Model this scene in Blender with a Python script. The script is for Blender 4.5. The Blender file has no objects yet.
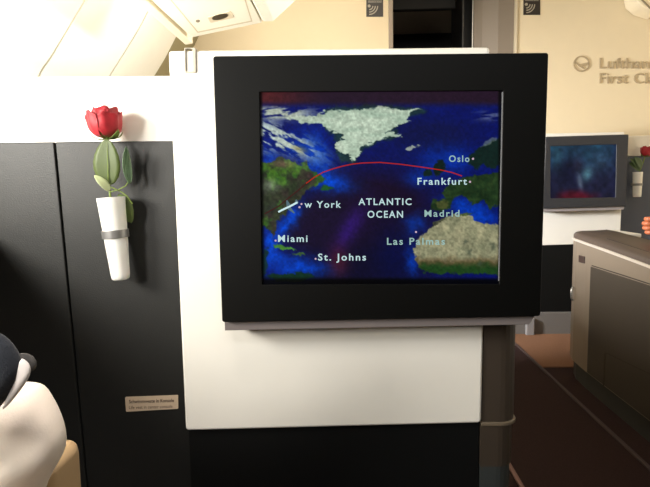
import bpy, bmesh, math, random
import numpy as np
from mathutils import Vector, Matrix

random.seed(4)
S = bpy.context.scene
C = S.collection
# ------------------------------------------------------------------ camera
F = 530.0; CX, CY = 325.0, 243.5
PITCH = math.radians(5.76); YAW = math.radians(2.7); ROLL = math.radians(0.9)
CAM = Vector((0, 0, 1.0))
fw = Vector((-math.sin(YAW) * math.cos(PITCH), math.cos(YAW) * math.cos(PITCH), -math.sin(PITCH)))
r0 = fw.cross(Vector((0, 0, 1))).normalized()
u0 = r0.cross(fw).normalized()
rt = r0 * math.cos(ROLL) - u0 * math.sin(ROLL)
up = r0 * math.sin(ROLL) + u0 * math.cos(ROLL)
cd = bpy.data.cameras.new('camera'); cam = bpy.data.objects.new('camera', cd); C.objects.link(cam)
m = Matrix((rt, up, -fw)).transposed().to_4x4(); m.translation = CAM
cam.matrix_world = m
cd.sensor_fit = 'HORIZONTAL'; cd.sensor_width = 36; cd.lens = F / 650 * 36
cd.clip_start = 0.02
S.camera = cam
# ------------------------------------------------------------------ world, exposure, lights
S.view_settings.view_transform = 'Standard'; S.view_settings.look = 'None'
S.view_settings.gamma = 1; S.view_settings.exposure = 0.0
S.view_settings.use_curve_mapping = False
w = bpy.data.worlds.new('world'); S.world = w; w.use_nodes = True
w.node_tree.nodes['Background'].inputs[0].default_value = (0.75, 0.85, 1, 1)
w.node_tree.nodes['Background'].inputs[1].default_value = 0.3

def area(name, loc, target, sx, sy, power, col, spread=180):
    l = bpy.data.lights.new(name, 'AREA'); l.shape = 'RECTANGLE'; l.size = sx; l.size_y = sy
    l.energy = power; l.color = col; l.spread = math.radians(spread)
    o = bpy.data.objects.new(name, l); C.objects.link(o); o.location = loc
    d = Vector(target) - Vector(loc)
    o.rotation_euler = d.to_track_quat('-Z', 'Y').to_euler()
    return o
area('window_daylight', (-1.13, 0.42, 1.27), (-0.3, 1.1, 1.45), 0.30, 0.34, 15, (1, 0.965, 0.89), 120)
area('window_daylight_rear', (-1.13, -0.35, 1.27), (0.4, 0.9, 1.3), 0.30, 0.34, 10.5, (1, 0.965, 0.90), 110)
area('cabin_light_rear', (0.2, -1.3, 2.3), (0.0, 1.0, 0.7), 1.2, 0.4, 5.5, (0.95, 0.97, 1), 110)
area('front_window_daylight', (-1.22, 1.75, 1.2), (0.0, 2.1, 1.9), 0.3, 0.34, 7, (1, 0.96, 0.86), 120)
area('front_window_daylight_b', (-1.22, 2.6, 1.25), (1.4, 3.3, 0.65), 0.3, 0.34, 38, (0.97, 0.98, 1), 84)
area('cove_light', (-0.80, 1.95, 1.95), (-1.28, 2.0, 1.50), 1.6, 0.08, 3.2, (1, 0.95, 0.84))
area('sidewall_fill_light', (-0.68, 2.35, 1.36), (-1.2, 2.5, 1.66), 1.9, 0.08, 2.3, (1, 0.97, 0.88), 150)  # added fill hidden behind the partition, brightens the sidewall panels
area('aisle_ceiling_light', (0.9, 2.3, 2.44), (0.9, 2.9, 0.9), 1.6, 0.7, 1.5, (1, 0.88, 0.74))
area('front_wash_light', (-0.35, 2.9, 2.46), (-0.4, 3.95, 1.6), 1.6, 0.2, 12, (1, 0.90, 0.76), 130)
area('fairing_fill_light', (2.45, 1.9, 1.3), (-0.3, 1.9, 1.75), 1.2, 0.34, 22, (1, 0.96, 0.88), 70)  # added fill to brighten the overhead fairing; wall_right has no window
area('pillow_fill_light', (-0.42, 0.0, 2.2), (-0.56, 0.5, 0.6), 0.4, 0.4, 3.2, (1, 0.92, 0.87), 36)  # narrow spot added to light the pillow, no fixture modelled

# ------------------------------------------------------------------ projection helpers
def ray(px, py):
    return fw + rt * ((px - CX) / F) - up * ((py - CY) / F)
def atY(px, py, Y):
    d = ray(px, py); return CAM + d * (Y / d.y)
def atX(px, py, X):
    d = ray(px, py); return CAM + d * (X / d.x)
def atZ(px, py, Z):
    d = ray(px, py); return CAM + d * ((Z - 1.0) / d.z)

# ------------------------------------------------------------------ materials
def lin(c):
    return tuple(((x / 255) / 12.92 if x / 255 <= 0.04045 else ((x / 255 + 0.055) / 1.055) ** 2.4) for x in c)
MATS = {}
def mat(name, rgb, rough=0.5, metal=0.0, bump=0.0, bscale=200, var=0.0, vscale=20, spec=0.5, coat=0.0, sheen=0.0, trans=0.0, sss=0.0):
    if name in MATS: return MATS[name]
    mt = bpy.data.materials.new(name); mt.use_nodes = True
    nt = mt.node_tree; b = nt.nodes['Principled BSDF']
    c = lin(rgb)
    b.inputs['Base Color'].default_value = (*c, 1)
    b.inputs['Roughness'].default_value = rough
    b.inputs['Metallic'].default_value = metal
    b.inputs['Specular IOR Level'].default_value = spec
    b.inputs['Coat Weight'].default_value = coat
    b.inputs['Sheen Weight'].default_value = sheen
    if sss:
        b.inputs['Subsurface Weight'].default_value = sss
        b.inputs['Subsurface Radius'].default_value = (0.01, 0.005, 0.003)
    tc = nt.nodes.new('ShaderNodeTexCoord')
    n = nt.nodes.new('ShaderNodeTexNoise'); n.inputs['Scale'].default_value = vscale; n.inputs['Detail'].default_value = 5
    nt.links.new(tc.outputs['Object'], n.inputs['Vector'])
    mx = nt.nodes.new('ShaderNodeMix'); mx.data_type = 'RGBA'
    v = max(var, 0.02)
    mx.inputs['A'].default_value = (*[x * (1 - v) for x in c], 1)
    mx.inputs['B'].default_value = (*[min(1, x * (1 + v)) for x in c], 1)
    nt.links.new(n.outputs['Fac'], mx.inputs['Factor'])
    nt.links.new(mx.outputs['Result'], b.inputs['Base Color'])
    if bump:
        n2 = nt.nodes.new('ShaderNodeTexNoise'); n2.inputs['Scale'].default_value = bscale; n2.inputs['Detail'].default_value = 3
        nt.links.new(tc.outputs['Object'], n2.inputs['Vector'])
        bp = nt.nodes.new('ShaderNodeBump'); bp.inputs['Strength'].default_value = bump; bp.inputs['Distance'].default_value = 0.002
        nt.links.new(n2.outputs['Fac'], bp.inputs['Height']); nt.links.new(bp.outputs['Normal'], b.inputs['Normal'])
    MATS[name] = mt
    return mt
def emit(name, rgb, strength=1.0, attr=None):
    if name in MATS: return MATS[name]
    mt = bpy.data.materials.new(name); mt.use_nodes = True
    nt = mt.node_tree; b = nt.nodes['Principled BSDF']
    b.inputs['Base Color'].default_value = (0.001, 0.001, 0.001, 1)
    b.inputs['Roughness'].default_value = 0.35
    b.inputs['Specular IOR Level'].default_value = 0.06
    b.inputs['Emission Strength'].default_value = strength
    if attr:
        a = nt.nodes.new('ShaderNodeAttribute'); a.attribute_name = attr
        nt.links.new(a.outputs['Color'], b.inputs['Emission Color'])
    else:
        b.inputs['Emission Color'].default_value = (*lin(rgb), 1)
    MATS[name] = mt
    return mt

M_white = mat('white_laminate', (232, 228, 218), 0.42)
M_cream = mat('cream_wall_finish', (224, 208, 176), 0.6)
M_side = mat('pale_sidewall_plastic', (244, 240, 226), 0.5)
M_leather = mat('dark_charcoal_leather', (30, 30, 28), 0.5, bump=0.25, bscale=350, var=0.1, vscale=60, spec=0.35)
M_black = mat('black_satin_panel', (11, 12, 12), 0.5, spec=0.25)
M_bezel = mat('black_monitor_plastic', (6, 6, 5), 0.5, bump=0.05, bscale=900, spec=0.14)
M_grey = mat('mid_grey_plastic', (112, 104, 102), 0.5)
M_silver = mat('silver_metal', (190, 190, 188), 0.3, metal=0.9)
M_taupe = mat('taupe_panel', (58, 49, 40), 0.5, var=0.04)
M_taupe2 = mat('taupe_rim', (104, 92, 76), 0.4)
M_foot = mat('blue_grey_kick_plate', (50, 54, 54), 0.5)
M_gap = mat('dark_gap', (30, 26, 20), 0.8)

# ------------------------------------------------------------------ object helpers
LOC = {}
def link(o): C.objects.link(o); return o
def tag(o, label=None, cat=None, group=None, kind=None):
    if label: o['label'] = label
    if cat: o['category'] = cat
    if group: o['group'] = group
    if kind: o['kind'] = kind
    return o
def thing(name, loc, label, cat, group=None):
    o = bpy.data.objects.new(name, None); link(o); o.location = loc; o.empty_display_size = 0.05
    LOC[o.name] = Vector(loc)
    return tag(o, label, cat, group)
def mk(name, verts, faces, material, parent=None, smooth=False, bevel=0.0, bseg=3, subsurf=0, solid=0.0, angle=40):
    vs = [Vector(v) for v in verts]
    if parent is not None:
        off = LOC[parent.name]
    else:
        mn = [min(v[i] for v in vs) for i in range(3)]; mxx = [max(v[i] for v in vs) for i in range(3)]
        off = Vector(((mn[0] + mxx[0]) / 2, (mn[1] + mxx[1]) / 2, mn[2]))
    me = bpy.data.meshes.new(name)
    me.from_pydata([tuple(v - off) for v in vs], [], faces)
    bm = bmesh.new(); bm.from_mesh(me); bmesh.ops.recalc_face_normals(bm, faces=bm.faces); bm.to_mesh(me); bm.free()
    me.materials.append(material)
    o = bpy.data.objects.new(name, me); link(o)
    if parent is not None: o.parent = parent
    else: o.location = off
    LOC[o.name] = off
    if smooth:
        for p in me.polygons: p.use_smooth = True
        if not subsurf: me.set_sharp_from_angle(angle=math.radians(50))
    if solid:
        md = o.modifiers.new('solid', 'SOLIDIFY'); md.thickness = solid; md.offset = 0
    if bevel:
        md = o.modifiers.new('bevel', 'BEVEL'); md.width = bevel; md.segments = bseg; md.limit_method = 'ANGLE'; md.angle_limit = math.radians(angle)
        md.harden_normals = False
        for p in me.polygons: p.use_smooth = True
        wn = o.modifiers.new('wn', 'WEIGHTED_NORMAL'); wn.keep_sharp = True
    if subsurf:
        md = o.modifiers.new('sub', 'SUBSURF'); md.levels = subsurf; md.render_levels = subsurf
    return o
def box_vf(x0, x1, y0, y1, z0, z1):
    v = [(x, y, z) for x in (x0, x1) for y in (y0, y1) for z in (z0, z1)]
    f = [(0, 1, 3, 2), (4, 6, 7, 5), (0, 4, 5, 1), (2, 3, 7, 6), (0, 2, 6, 4), (1, 5, 7, 3)]
    return v, f
def box(name, x0, x1, y0, y1, z0, z1, material, parent=None, **k):
    v, f = box_vf(x0, x1, y0, y1, z0, z1)
    return mk(name, v, f, material, parent, **k)
def prism_pts(front, dvec):
    n = len(front); v = [Vector(p) for p in front] + [Vector(p) + Vector(dvec) for p in front]
    f = [tuple(range(n)), tuple(range(2 * n - 1, n - 1, -1))] + [(i, (i + 1) % n, n + (i + 1) % n, n + i) for i in range(n)]
    return v, f
def prism(name, poly, Y, depth, material, parent=None, **k):
    """photo outline laid on the real plane Y, with real thickness behind it"""
    v, f = prism_pts([atY(x, y, Y) for x, y in poly], (0, depth, 0))
    return mk(name, v, f, material, parent, **k)
def rounded(poly, r, n=5):
    out = []
    L = len(poly)
    for i in range(L):
        p = Vector(poly[i]); a = Vector(poly[i - 1]); b = Vector(poly[(i + 1) % L])
        da = (a - p).normalized(); db = (b - p).normalized()
        p0 = p + da * r; p1 = p + db * r
        for k in range(n + 1):
            t = k / n
            q = p0 * (1 - t) ** 2 + p * 2 * t * (1 - t) + p1 * t * t
            out.append((q.x, q.y))
    return out
def ring_prism(name, outer, inner, Y, depth, material, parent=None, **k):
    n = len(outer)
    fo = [atY(*p, Y) for p in outer]; fi = [atY(*p, Y) for p in inner]
    d = Vector((0, depth, 0))
    v = fo + fi + [p + d for p in fo] + [p + d for p in fi]
    f = []
    for i in range(n):
        j = (i + 1) % n
        f += [(i, j, n + j, n + i), (2 * n + i, 3 * n + i, 3 * n + j, 2 * n + j), (i, 2 * n + i, 2 * n + j, j), (n + i, n + j, 3 * n + j, 3 * n + i)]
    return mk(name, v, f, material, parent, **k)
def tube_vf(pts, rad, seg=10, cap=True):
    pts = [Vector(p) for p in pts]; v = []; f = []
    n = len(pts)
    rads = rad if isinstance(rad, (list, tuple)) else [rad] * n
    prev = None
    for i, p in enumerate(pts):
        t = (pts[min(i + 1, n - 1)] - pts[max(i - 1, 0)]).normalized()
        ref = prev if prev is not None else (Vector((0, 0, 1)) if abs(t.z) < 0.9 else Vector((1, 0, 0)))
        a = t.cross(ref).normalized(); b = a.cross(t).normalized(); prev = b
        for k in range(seg):
            th = 2 * math.pi * k / seg
            v.append(p + (a * math.cos(th) + b * math.sin(th)) * rads[i])
    for i in range(n - 1):
        for k in range(seg):
            k2 = (k + 1) % seg
            f.append((i * seg + k, i * seg + k2, (i + 1) * seg + k2, (i + 1) * seg + k))
    if cap:
        f.append(tuple(range(seg))); f.append(tuple((n - 1) * seg + k for k in range(seg)))
    return v, f
def tube(name, pts, rad, material, parent=None, seg=10, **k):
    v, f = tube_vf(pts, rad, seg); k.setdefault('smooth', True)
    return mk(name, v, f, material, parent, **k)
def text_vf(s, x0, x1, base, cap, Y, bold=0.0, slope=0.0, depth=0.0, space=1.0):
    cu = bpy.data.curves.new('t', 'FONT'); cu.body = s; cu.offset = bold; cu.space_character = space; cu.resolution_u = 3
    ob = bpy.data.objects.new('t', cu); C.objects.link(ob)
    dg = bpy.context.evaluated_depsgraph_get(); me = ob.evaluated_get(dg).to_mesh()
    vs = [v.co.copy() for v in me.vertices]; fs = [tuple(p.vertices) for p in me.polygons]
    ob.evaluated_get(dg).to_mesh_clear(); bpy.data.objects.remove(ob)
    mnx = min(v.x for v in vs); mxx = max(v.x for v in vs)
    capu = 0.70
    out = []
    for v in vs:
        px = x0 + (v.x - mnx) / (mxx - mnx) * (x1 - x0)
        py = base - v.y / capu * cap + slope * (px - x0)
        out.append(atY(px, py, Y))
    if depth:
        n = len(out)
        # extrude towards the viewer side of the wall
        edges = {}
        for fc in fs:
            for i in range(len(fc)):
                e = (fc[i], fc[(i + 1) % len(fc)])
                edges[e] = edges.get(e, 0) + 1
        bound = [e for e in edges if (e[1], e[0]) not in edges]
        out = out + [p + Vector((0, depth, 0)) for p in out]
        fs = fs + [(a, b, b + n, a + n) for a, b in bound]
    return out, fs
def text(name, s, x0, x1, base, cap, Y, material, parent=None, **k):
    v, f = text_vf(s, x0, x1, base, cap, Y, **k)
    return mk(name, v, f, material, parent)
def merge(*vfs):
    V = []; Fc = []
    for v, f in vfs:
        n = len(V); V += list(v); Fc += [tuple(i + n for i in q) for q in f]
    return V, Fc

# ================================================================== STRUCTURE
YF = 3.95      # front wall
Y2 = 3.60      # second seat's partition
ZC = 2.52
M_carpet = mat('dark_red_brown_carpet', (50, 36, 34), 0.95, bump=0.8, bscale=420, var=0.35, vscale=160, spec=0.1)
M_beige = mat('beige_carpet', (118, 86, 66), 0.95, bump=0.8, bscale=420, var=0.15, vscale=120, spec=0.1)
tag(box('floor', -1.9, 2.6, -2.0, 5.6, -0.06, 0.0, M_carpet), kind='structure')
tag(box('trim_1', 1.05, 2.55, 2.91, 3.62, 0.0, 0.006, M_beige), kind='structure')
tag(box('trim_2', 1.04, 1.056, 0.3, 3.62, 0.0, 0.010, mat('dark_track_cover', (62, 46, 44), 0.6), bevel=0.003), kind='structure')
tag(box('trim_3', 0.556, 0.572, 0.3, 1.88, 0.0, 0.010, mat('pinkish_track_cover', (128, 94, 86), 0.6), bevel=0.004), kind='structure')
M_ceil = mat('ceiling_panel', (236, 228, 208), 0.6)
tag(box('ceiling', -1.9, 2.6, -2.0, 5.6, ZC, ZC + 0.05, M_ceil), kind='structure')
tag(box('wall_right', 2.5, 2.55, -2.0, 4.2, 0, ZC, M_cream), kind='structure')
tag(box('wall_back', -1.9, 2.6, -2.05, -2.0, 0, ZC, mat('rear_bulkhead_finish', (120, 110, 98), 0.7)), kind='structure')
# front wall with a doorway
JL = atY(388.5, 30, YF).x; JR = atY(517.5, 30, YF).x
v1 = box_vf(-1.9, JL, YF, YF + 0.05, 0, ZC); v2 = box_vf(JR, 2.55, YF, YF + 0.05, 0, ZC)
v, f = merge(v1, v2)
tag(mk('wall_front', v, f, M_cream), kind='structure')
M_jamb = mat('taupe_jamb', (150, 136, 120), 0.5)
DL = atY(393, 30, YF).x
fr = box('door_frame', JL, DL, YF - 0.012, YF + 0.12, 0, ZC, M_jamb, bevel=0.004); fr['kind'] = 'structure'
fr.name = 'trim_4'
o = box('trim_5', JR - 0.016, JR, YF - 0.012, YF + 0.12, 0, ZC, mat('jamb_cream', (200, 186, 158), 0.5), bevel=0.004); o['kind'] = 'structure'
# dark galley beyond the doorway
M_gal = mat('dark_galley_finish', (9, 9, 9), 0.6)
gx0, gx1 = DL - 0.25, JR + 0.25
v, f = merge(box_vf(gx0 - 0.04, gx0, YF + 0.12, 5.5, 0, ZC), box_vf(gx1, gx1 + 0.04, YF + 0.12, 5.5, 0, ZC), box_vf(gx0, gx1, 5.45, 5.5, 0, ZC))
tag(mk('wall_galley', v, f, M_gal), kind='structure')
# door_1: folded grey door leaf in the doorway
d1 = thing('door_1', (atY(497, 30, YF).x, YF + 0.1, 0), None, None); d1['kind'] = 'structure'
xl = atY(478.5, 30, YF).x
pth = [(xl, YF + 0.16), (xl + 0.05, YF + 0.10), (xl + 0.15, YF + 0.045), (JR - 0.017, YF + 0.03)]
fp = [(x, y, 0.01) for x, y in pth] + [(x, y + 0.03, 0.01) for x, y in reversed(pth)]
v, f = prism_pts(fp, (0, 0, ZC - 0.02)); mk('door_leaf', v, f, mat('grey_door_leaf', (128, 116, 102), 0.55), d1)
tube('door_edge_strip', [(xl - 0.006, YF + 0.155, 0.01), (xl - 0.006, YF + 0.155, ZC - 0.02)], 0.006, M_silver, d1)
gx = atY(463.5, 30, YF + 0.3).x
gc = thing('galley_cabinet', (gx + 0.04, YF + 0.35, 0), 'dark galley cabinet edge standing inside the black doorway', 'cabinet')
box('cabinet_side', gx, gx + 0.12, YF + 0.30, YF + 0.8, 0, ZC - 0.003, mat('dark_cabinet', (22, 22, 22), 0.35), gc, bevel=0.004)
box('cabinet_edge', gx - 0.008, gx - 0.001, YF + 0.295, YF + 0.31, 0, ZC - 0.003, mat('grey_edge', (90, 88, 84), 0.4), gc)
gh = thing('galley_header', ((DL + gx) / 2, YF + 0.5, 2.4), 'dark grey header panel across the top of the dark doorway', 'panel')
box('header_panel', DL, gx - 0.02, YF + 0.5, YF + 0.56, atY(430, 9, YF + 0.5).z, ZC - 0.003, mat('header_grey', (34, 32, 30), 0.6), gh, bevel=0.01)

# ------------------------------------------------ curved left sidewall, one panel per window bay
def sec(Yc, off):
    pts = [(-1.42, 0.0), (-1.45, 0.5), (-1.44, 0.9), (-1.40, 1.2), (-1.29, 1.47), (-1.215, 1.575), (-1.06, 1.79), (-1.0, 1.885), (-0.90, 2.06), (-0.80, 2.26), (-0.72, ZC)]
    return [Vector((x - off, Yc, z)) for x, z in pts]
def loft(name, A, B, material, parent, thick=0.02):
    n = len(A)
    # keep a few mm gap between bays as the seam
    v = A + B + [p + Vector((-thick, 0, 0.0)) for p in A] + [p + Vector((-thick, 0, 0.0)) for p in B]
    f = []
    for i in range(n - 1):
        f += [(i, i + 1, n + i + 1, n + i), (2 * n + i, 3 * n + i, 3 * n + i + 1, 2 * n + i + 1)]
        f += [(i, 2 * n + i, 2 * n + i + 1, i + 1), (n + i, n + i + 1, 3 * n + i + 1, 3 * n + i)]
    return mk(name, v, f, material, parent, smooth=True)
wl = thing('wall_left', (-1.4, 1.6, 0), None, None); wl['kind'] = 'structure'
g = 0.007
def dense(Yc, off, nsub=4):
    P = sec(Yc, off); out = []
    for i in range(len(P) - 1):
        p0 = P[max(i - 1, 0)]; p1 = P[i]; p2 = P[i + 1]; p3 = P[min(i + 2, len(P) - 1)]
        for k in range(nsub):
            t = k / nsub
            out.append(0.5 * ((2 * p1) + (p2 - p0) * t + (2 * p0 - 5 * p1 + 4 * p2 - p3) * t * t + (-p0 + 3 * p1 - 3 * p2 + p3) * t ** 3))
    out.append(P[-1]); return out
loft('sidewall_panel', dense(1.14, 0.0), dense(2.2 - g, 0.0), M_side, wl)
loft('sidewall_panel', dense(2.2 + g, 0.0), dense(2.7 - g, 0.0), M_side, wl)
loft('sidewall_panel', dense(2.7 + g, 0.0), dense(3.36, 0.11), M_side, wl)
a, b = dense(1.14, 0.012), dense(3.3, 0.09)
loft('sidewall_backing', dense(1.14, 0.035), dense(2.7, 0.035), mat('seam_liner', (40, 32, 20), 0.7), wl, 0.01)
loft('sidewall_edge_return', dense(3.38, 0.12), dense(YF - 0.003, 0.22), mat('olive_gap_liner', (150, 140, 104), 0.6), wl, 0.01)
# rear bay with the two cabin windows that light the seat
M_day = emit('bright_window_daylight', (255, 252, 240), 3.0)
zs = [(0.0, 1.06), (1.50, ZC)]
parts = [box_vf(-1.20, -1.16, -2.0, 1.14, 0, 1.08), box_vf(-1.20, -1.16, -2.0, 1.14, 1.46, ZC)]
for a0, a1 in ((-2.0, -0.48), (-0.22, 0.29), (0.55, 1.14)):
    parts.append(box_vf(-1.20, -1.16, a0, a1, 1.08, 1.46))
v, f = merge(*parts); tag(mk('wall_left_rear', v, f, M_side), kind='structure')
for i, (a0, a1) in enumerate(((-0.48, -0.22), (0.29, 0.55))):
    wn = thing('window_%d' % (i + 1), (-1.2, (a0 + a1) / 2, 1.08), None, None); wn['kind'] = 'structure'
    v, f = box_vf(-1.198, -1.19, a0, a1, 1.08, 1.46); mk('window_pane', v, f, M_day, wn)

sl = thing('window_ledge', (-0.96, 0.0, 0), 'unseen white ledge added below the cabin windows to shade the lower panels', 'cabinet')  # added out of view to keep window light off the lower panels
box('ledge_top', -1.155, -0.765, -1.9, 1.05, 0.905, 0.93, M_white, sl, bevel=0.006)
box('shade_body', -1.155, -0.78, -1.88, 1.045, 0.0, 0.905, M_leather, sl)

# unseen seat added to block window light from the shell and aisle floor
fs = thing('passenger_seat', (-0.45, 2.1, 0), 'unseen tan seat added behind the tall white panel partition to shade the aisle', 'seat')
M_seat = mat('beige_seat_leather', (170, 142, 104), 0.55, bump=0.1, bscale=200)
box('seat_base', -0.68, -0.24, 1.55, 2.15, 0.0, 0.28, M_taupe, fs, bevel=0.02)
box('seat_cushion', -0.68, -0.24, 1.72, 2.35, 0.28, 0.44, M_seat, fs, bevel=0.05)
box('backrest', -0.68, -0.24, 1.48, 1.70, 0.28, 1.12, M_seat, fs, bevel=0.06)
box('shade_shell', -0.225, -0.19, 1.45, 2.85, 0.0, 0.93, M_taupe, fs, bevel=0.012)

# ================================================================== LEFT PARTITION
YL = 1.075
lp = thing('seat_partition', (-0.62, YL + 0.02, 0), 'white-topped partition with two charcoal leather panels behind the large rose', 'partition')
XR = atY(187, 431, YL).x
def zrow(px, py, Y): return atY(px, py, Y).z
zt, zm = zrow(80, 76.3, YL), zrow(80, 141.6, YL)
XL = -1.15
v, f = prism_pts([(XL, YL + 0.008, zm - 0.03), (XL, YL + 0.008, zt + 0.012), atY(0, 76.8, YL + 0.008), atY(181, 75.4, YL + 0.008), atY(181, 144, YL + 0.008)], (0, 0.05, 0))
mk('upper_panel', v, f, M_white, lp, bevel=0.004)
box('backing_board', XL, XR + 0.02, YL + 0.022, YL + 0.058, 0, zm, M_gap, lp)
sa = (54.3, 141.8); sb = (87.0, 487)
def low(px, py, Y):
    p = atY(px, py, Y); return p
s1 = atY(53.6, 141.9, YL); s2 = atY(86.3, 487, YL); dirv = (s2 - s1); s3 = s2 + dirv * ((s2.z - 0.0) / (s1.z - s2.z))
v, f = prism_pts([(XL, YL, s1.z + 0.003), s1, s3, (XL, YL, 0)], (0, 0.022, 0))
mk('leather_panel', v, f, M_leather, lp, bevel=0.0025)
t1 = atY(55.2, 141.9, YL); t2 = atY(87.9, 487, YL); dirv = (t2 - t1); t3 = t2 + dirv * ((t2.z) / (t1.z - t2.z))
tr = atY(173, 140.8, YL)
v, f = prism_pts([t1, tr, (tr.x + 0.03, YL, tr.z), (XR, YL, 0), t3], (0, 0.022, 0))
mk('leather_panel', v, f, M_leather, lp, bevel=0.0025)

# ================================================================== CENTRE PARTITION
YC = 1.0
XR = atY(187, 431, YC).x
cp = thing('monitor_partition', (atY(330, 430, YC).x, YC + 0.03, 0), 'tall white panel partition with black base holding the large map monitor', 'partition')
prism('white_panel', rounded([(168, 50.6), (490, 46.8), (481.5, 423.3), (185.5, 431)], 4), YC, 0.07, M_white, cp, bevel=0.010, bseg=4)
X1 = atY(481, 424, YC).x
box('black_base_panel', XR, X1 - 0.001, YC + 0.012, YC + 0.07, 0, zrow(330, 415, YC), M_black, cp)
# latch near the top left corner
ring_prism('latch_frame', rounded([(184, 47.8), (195.6, 47.6), (196, 72.6), (184.4, 73)], 1.2), rounded([(185.4, 48.6), (192.4, 48.6), (192.8, 71), (185.8, 71.2)], .8), YC - 0.003, 0.012, mat('latch_steel', (176, 168, 152), 0.4, metal=0.2), cp, bevel=0.0006)
# ----- taupe side column with ledge
sc_ = thing('side_column', (atY(497, 430, 1.1).x, 1.12, 0), 'taupe rounded column at the right side of the white monitor panel', 'column')
def colshape(xa, xb, ya, yb, r, n=6):
    pts = [(xa, ya), (xb - r, ya)]
    for k in range(1, n + 1):
        a = math.pi / 2 * k / n
        pts.append((xb - r + r * math.sin(a), ya + r - r * math.cos(a)))
    return pts + [(xb, yb), (xa, yb)]
xa = X1 + 0.001; xb = atY(514.5, 330, 1.04).x; xb2 = atY(510.5, 440, 1.04).x
zled = zrow(495, 427, YC); zfoot = zrow(495, 468, YC)
def colpart(name, xb, z0, z1, m_, grow=0.0, **k):
    v, f = prism_pts([(x, y, z0) for x, y in colshape(xa, xb + grow, YC + 0.005 - grow, YC + 0.20, 0.035)], (0, 0, z1 - z0))
    return mk(name, v, f, m_, sc_, **k)
colpart('upper_shell', xb, zled + 0.008, 0.80, M_taupe)
colpart('ledge_rim', xb, zled, zled + 0.008, M_taupe2, 0.003, bevel=0.002)
colpart('lower_shell', xb2, zfoot, zled, M_taupe)
colpart('kick_plate', xb2 - 0.003, 0, zfoot, M_foot)

# ================================================================== MAIN MONITOR
YM = 0.93
mo = thing('wall_monitor', (atY(380, 320, YM).x, YM + 0.035, zrow(380, 320, YM)), 'large black framed monitor showing the Atlantic flight map', 'monitor')
Ob = rounded([(212.8, 56), (548.7, 52.6), (540.5, 316.3), (222, 322.3)], 3)
Ib = rounded([(259.8, 92), (503.2, 90.8), (499.3, 284.2), (262.3, 284.6)], 1.0)
ring_prism('bezel', Ob, Ib, YM, 0.03, M_bezel, mo, bevel=0.0018, bseg=3)
prism('rear_housing', rounded([(218, 60), (545, 56), (537, 313), (226, 318)], 3), YM + 0.0302, 0.0395, M_bezel, mo)
prism('lower_tray', [(224.5, 321.5), (535, 315.5), (529.5, 324.6), (224.8, 330.6)], YM + 0.012, 0.055, M_grey, mo, bevel=0.001)
prism('edge_highlight_strip', [(502.3, 92), (503.2, 92), (499.3, 281), (498.5, 281)], YM + 0.0012, 0.01, mat('edge_highlight', (170, 172, 176), 0.25, metal=0.5), mo)  # highlight on the recess edge, set in as a bright strip
YS = YM + 0.004

# ---- screen picture: a grid of emissive vertex colours made from map outlines, noise and painted reflections
rng = np.random.RandomState(3)
def vnoise(x, y, sx, sy, seed):
    r = np.random.RandomState(seed); G = r.rand(256, 256)
    X = x / sx; Y = y / sy; xi = np.floor(X).astype(int); yi = np.floor(Y).astype(int); fx = X - xi; fy = Y - yi
    fx = fx * fx * (3 - 2 * fx); fy = fy * fy * (3 - 2 * fy)
    g_ = lambda a, b: G[a % 256, b % 256]
    return (g_(xi, yi) * (1 - fx) + g_(xi + 1, yi) * fx) * (1 - fy) + (g_(xi, yi + 1) * (1 - fx) + g_(xi + 1, yi + 1) * fx) * fy
def fbm(x, y, s, seed, oct=4, ax=1.0):
    t = 0; a = 0.5; n = 0
    for k in range(oct):
        t = t + a * vnoise(x + 500, y + 500, s * ax, s, seed + k); n += a; a *= 0.55; s *= 0.5
    return t / n
def sdist(x, y, poly):
    d = np.full(x.shape, 1e9); ins = np.zeros(x.shape, bool); n = len(poly)
    for i in range(n):
        ax, ay = poly[i]; bx, by = poly[(i + 1) % n]
        ex, ey = bx - ax, by - ay; L = ex * ex + ey * ey + 1e-9
        t = np.clip(((x - ax) * ex + (y - ay) * ey) / L, 0, 1)
        d = np.minimum(d, np.hypot(x - ax - t * ex, y - ay - t * ey))
        c = ((ay > y) != (by > y)) & (x < (bx - ax) * (y - ay) / (by - ay + 1e-12) + ax)
        ins ^= c
    return np.where(ins, d, -d)
def sm(v, a, b):
    t = np.clip((v - a) / (b - a), 0, 1); return t * t * (3 - 2 * t)
def paint(col, mask, rgb):
    rgb = np.array(rgb, float)
    if rgb.ndim == 1: rgb = np.broadcast_to(rgb, col.shape)
    return col * (1 - mask[..., None]) + rgb * mask[..., None]
def blob(x, y, cx, cy, rx, ry, ang=0):
    c, s = math.cos(ang), math.sin(ang); dx = x - cx; dy = y - cy
    return np.exp(-(((dx * c + dy * s) / rx) ** 2 + ((-dx * s + dy * c) / ry) ** 2))
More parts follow.
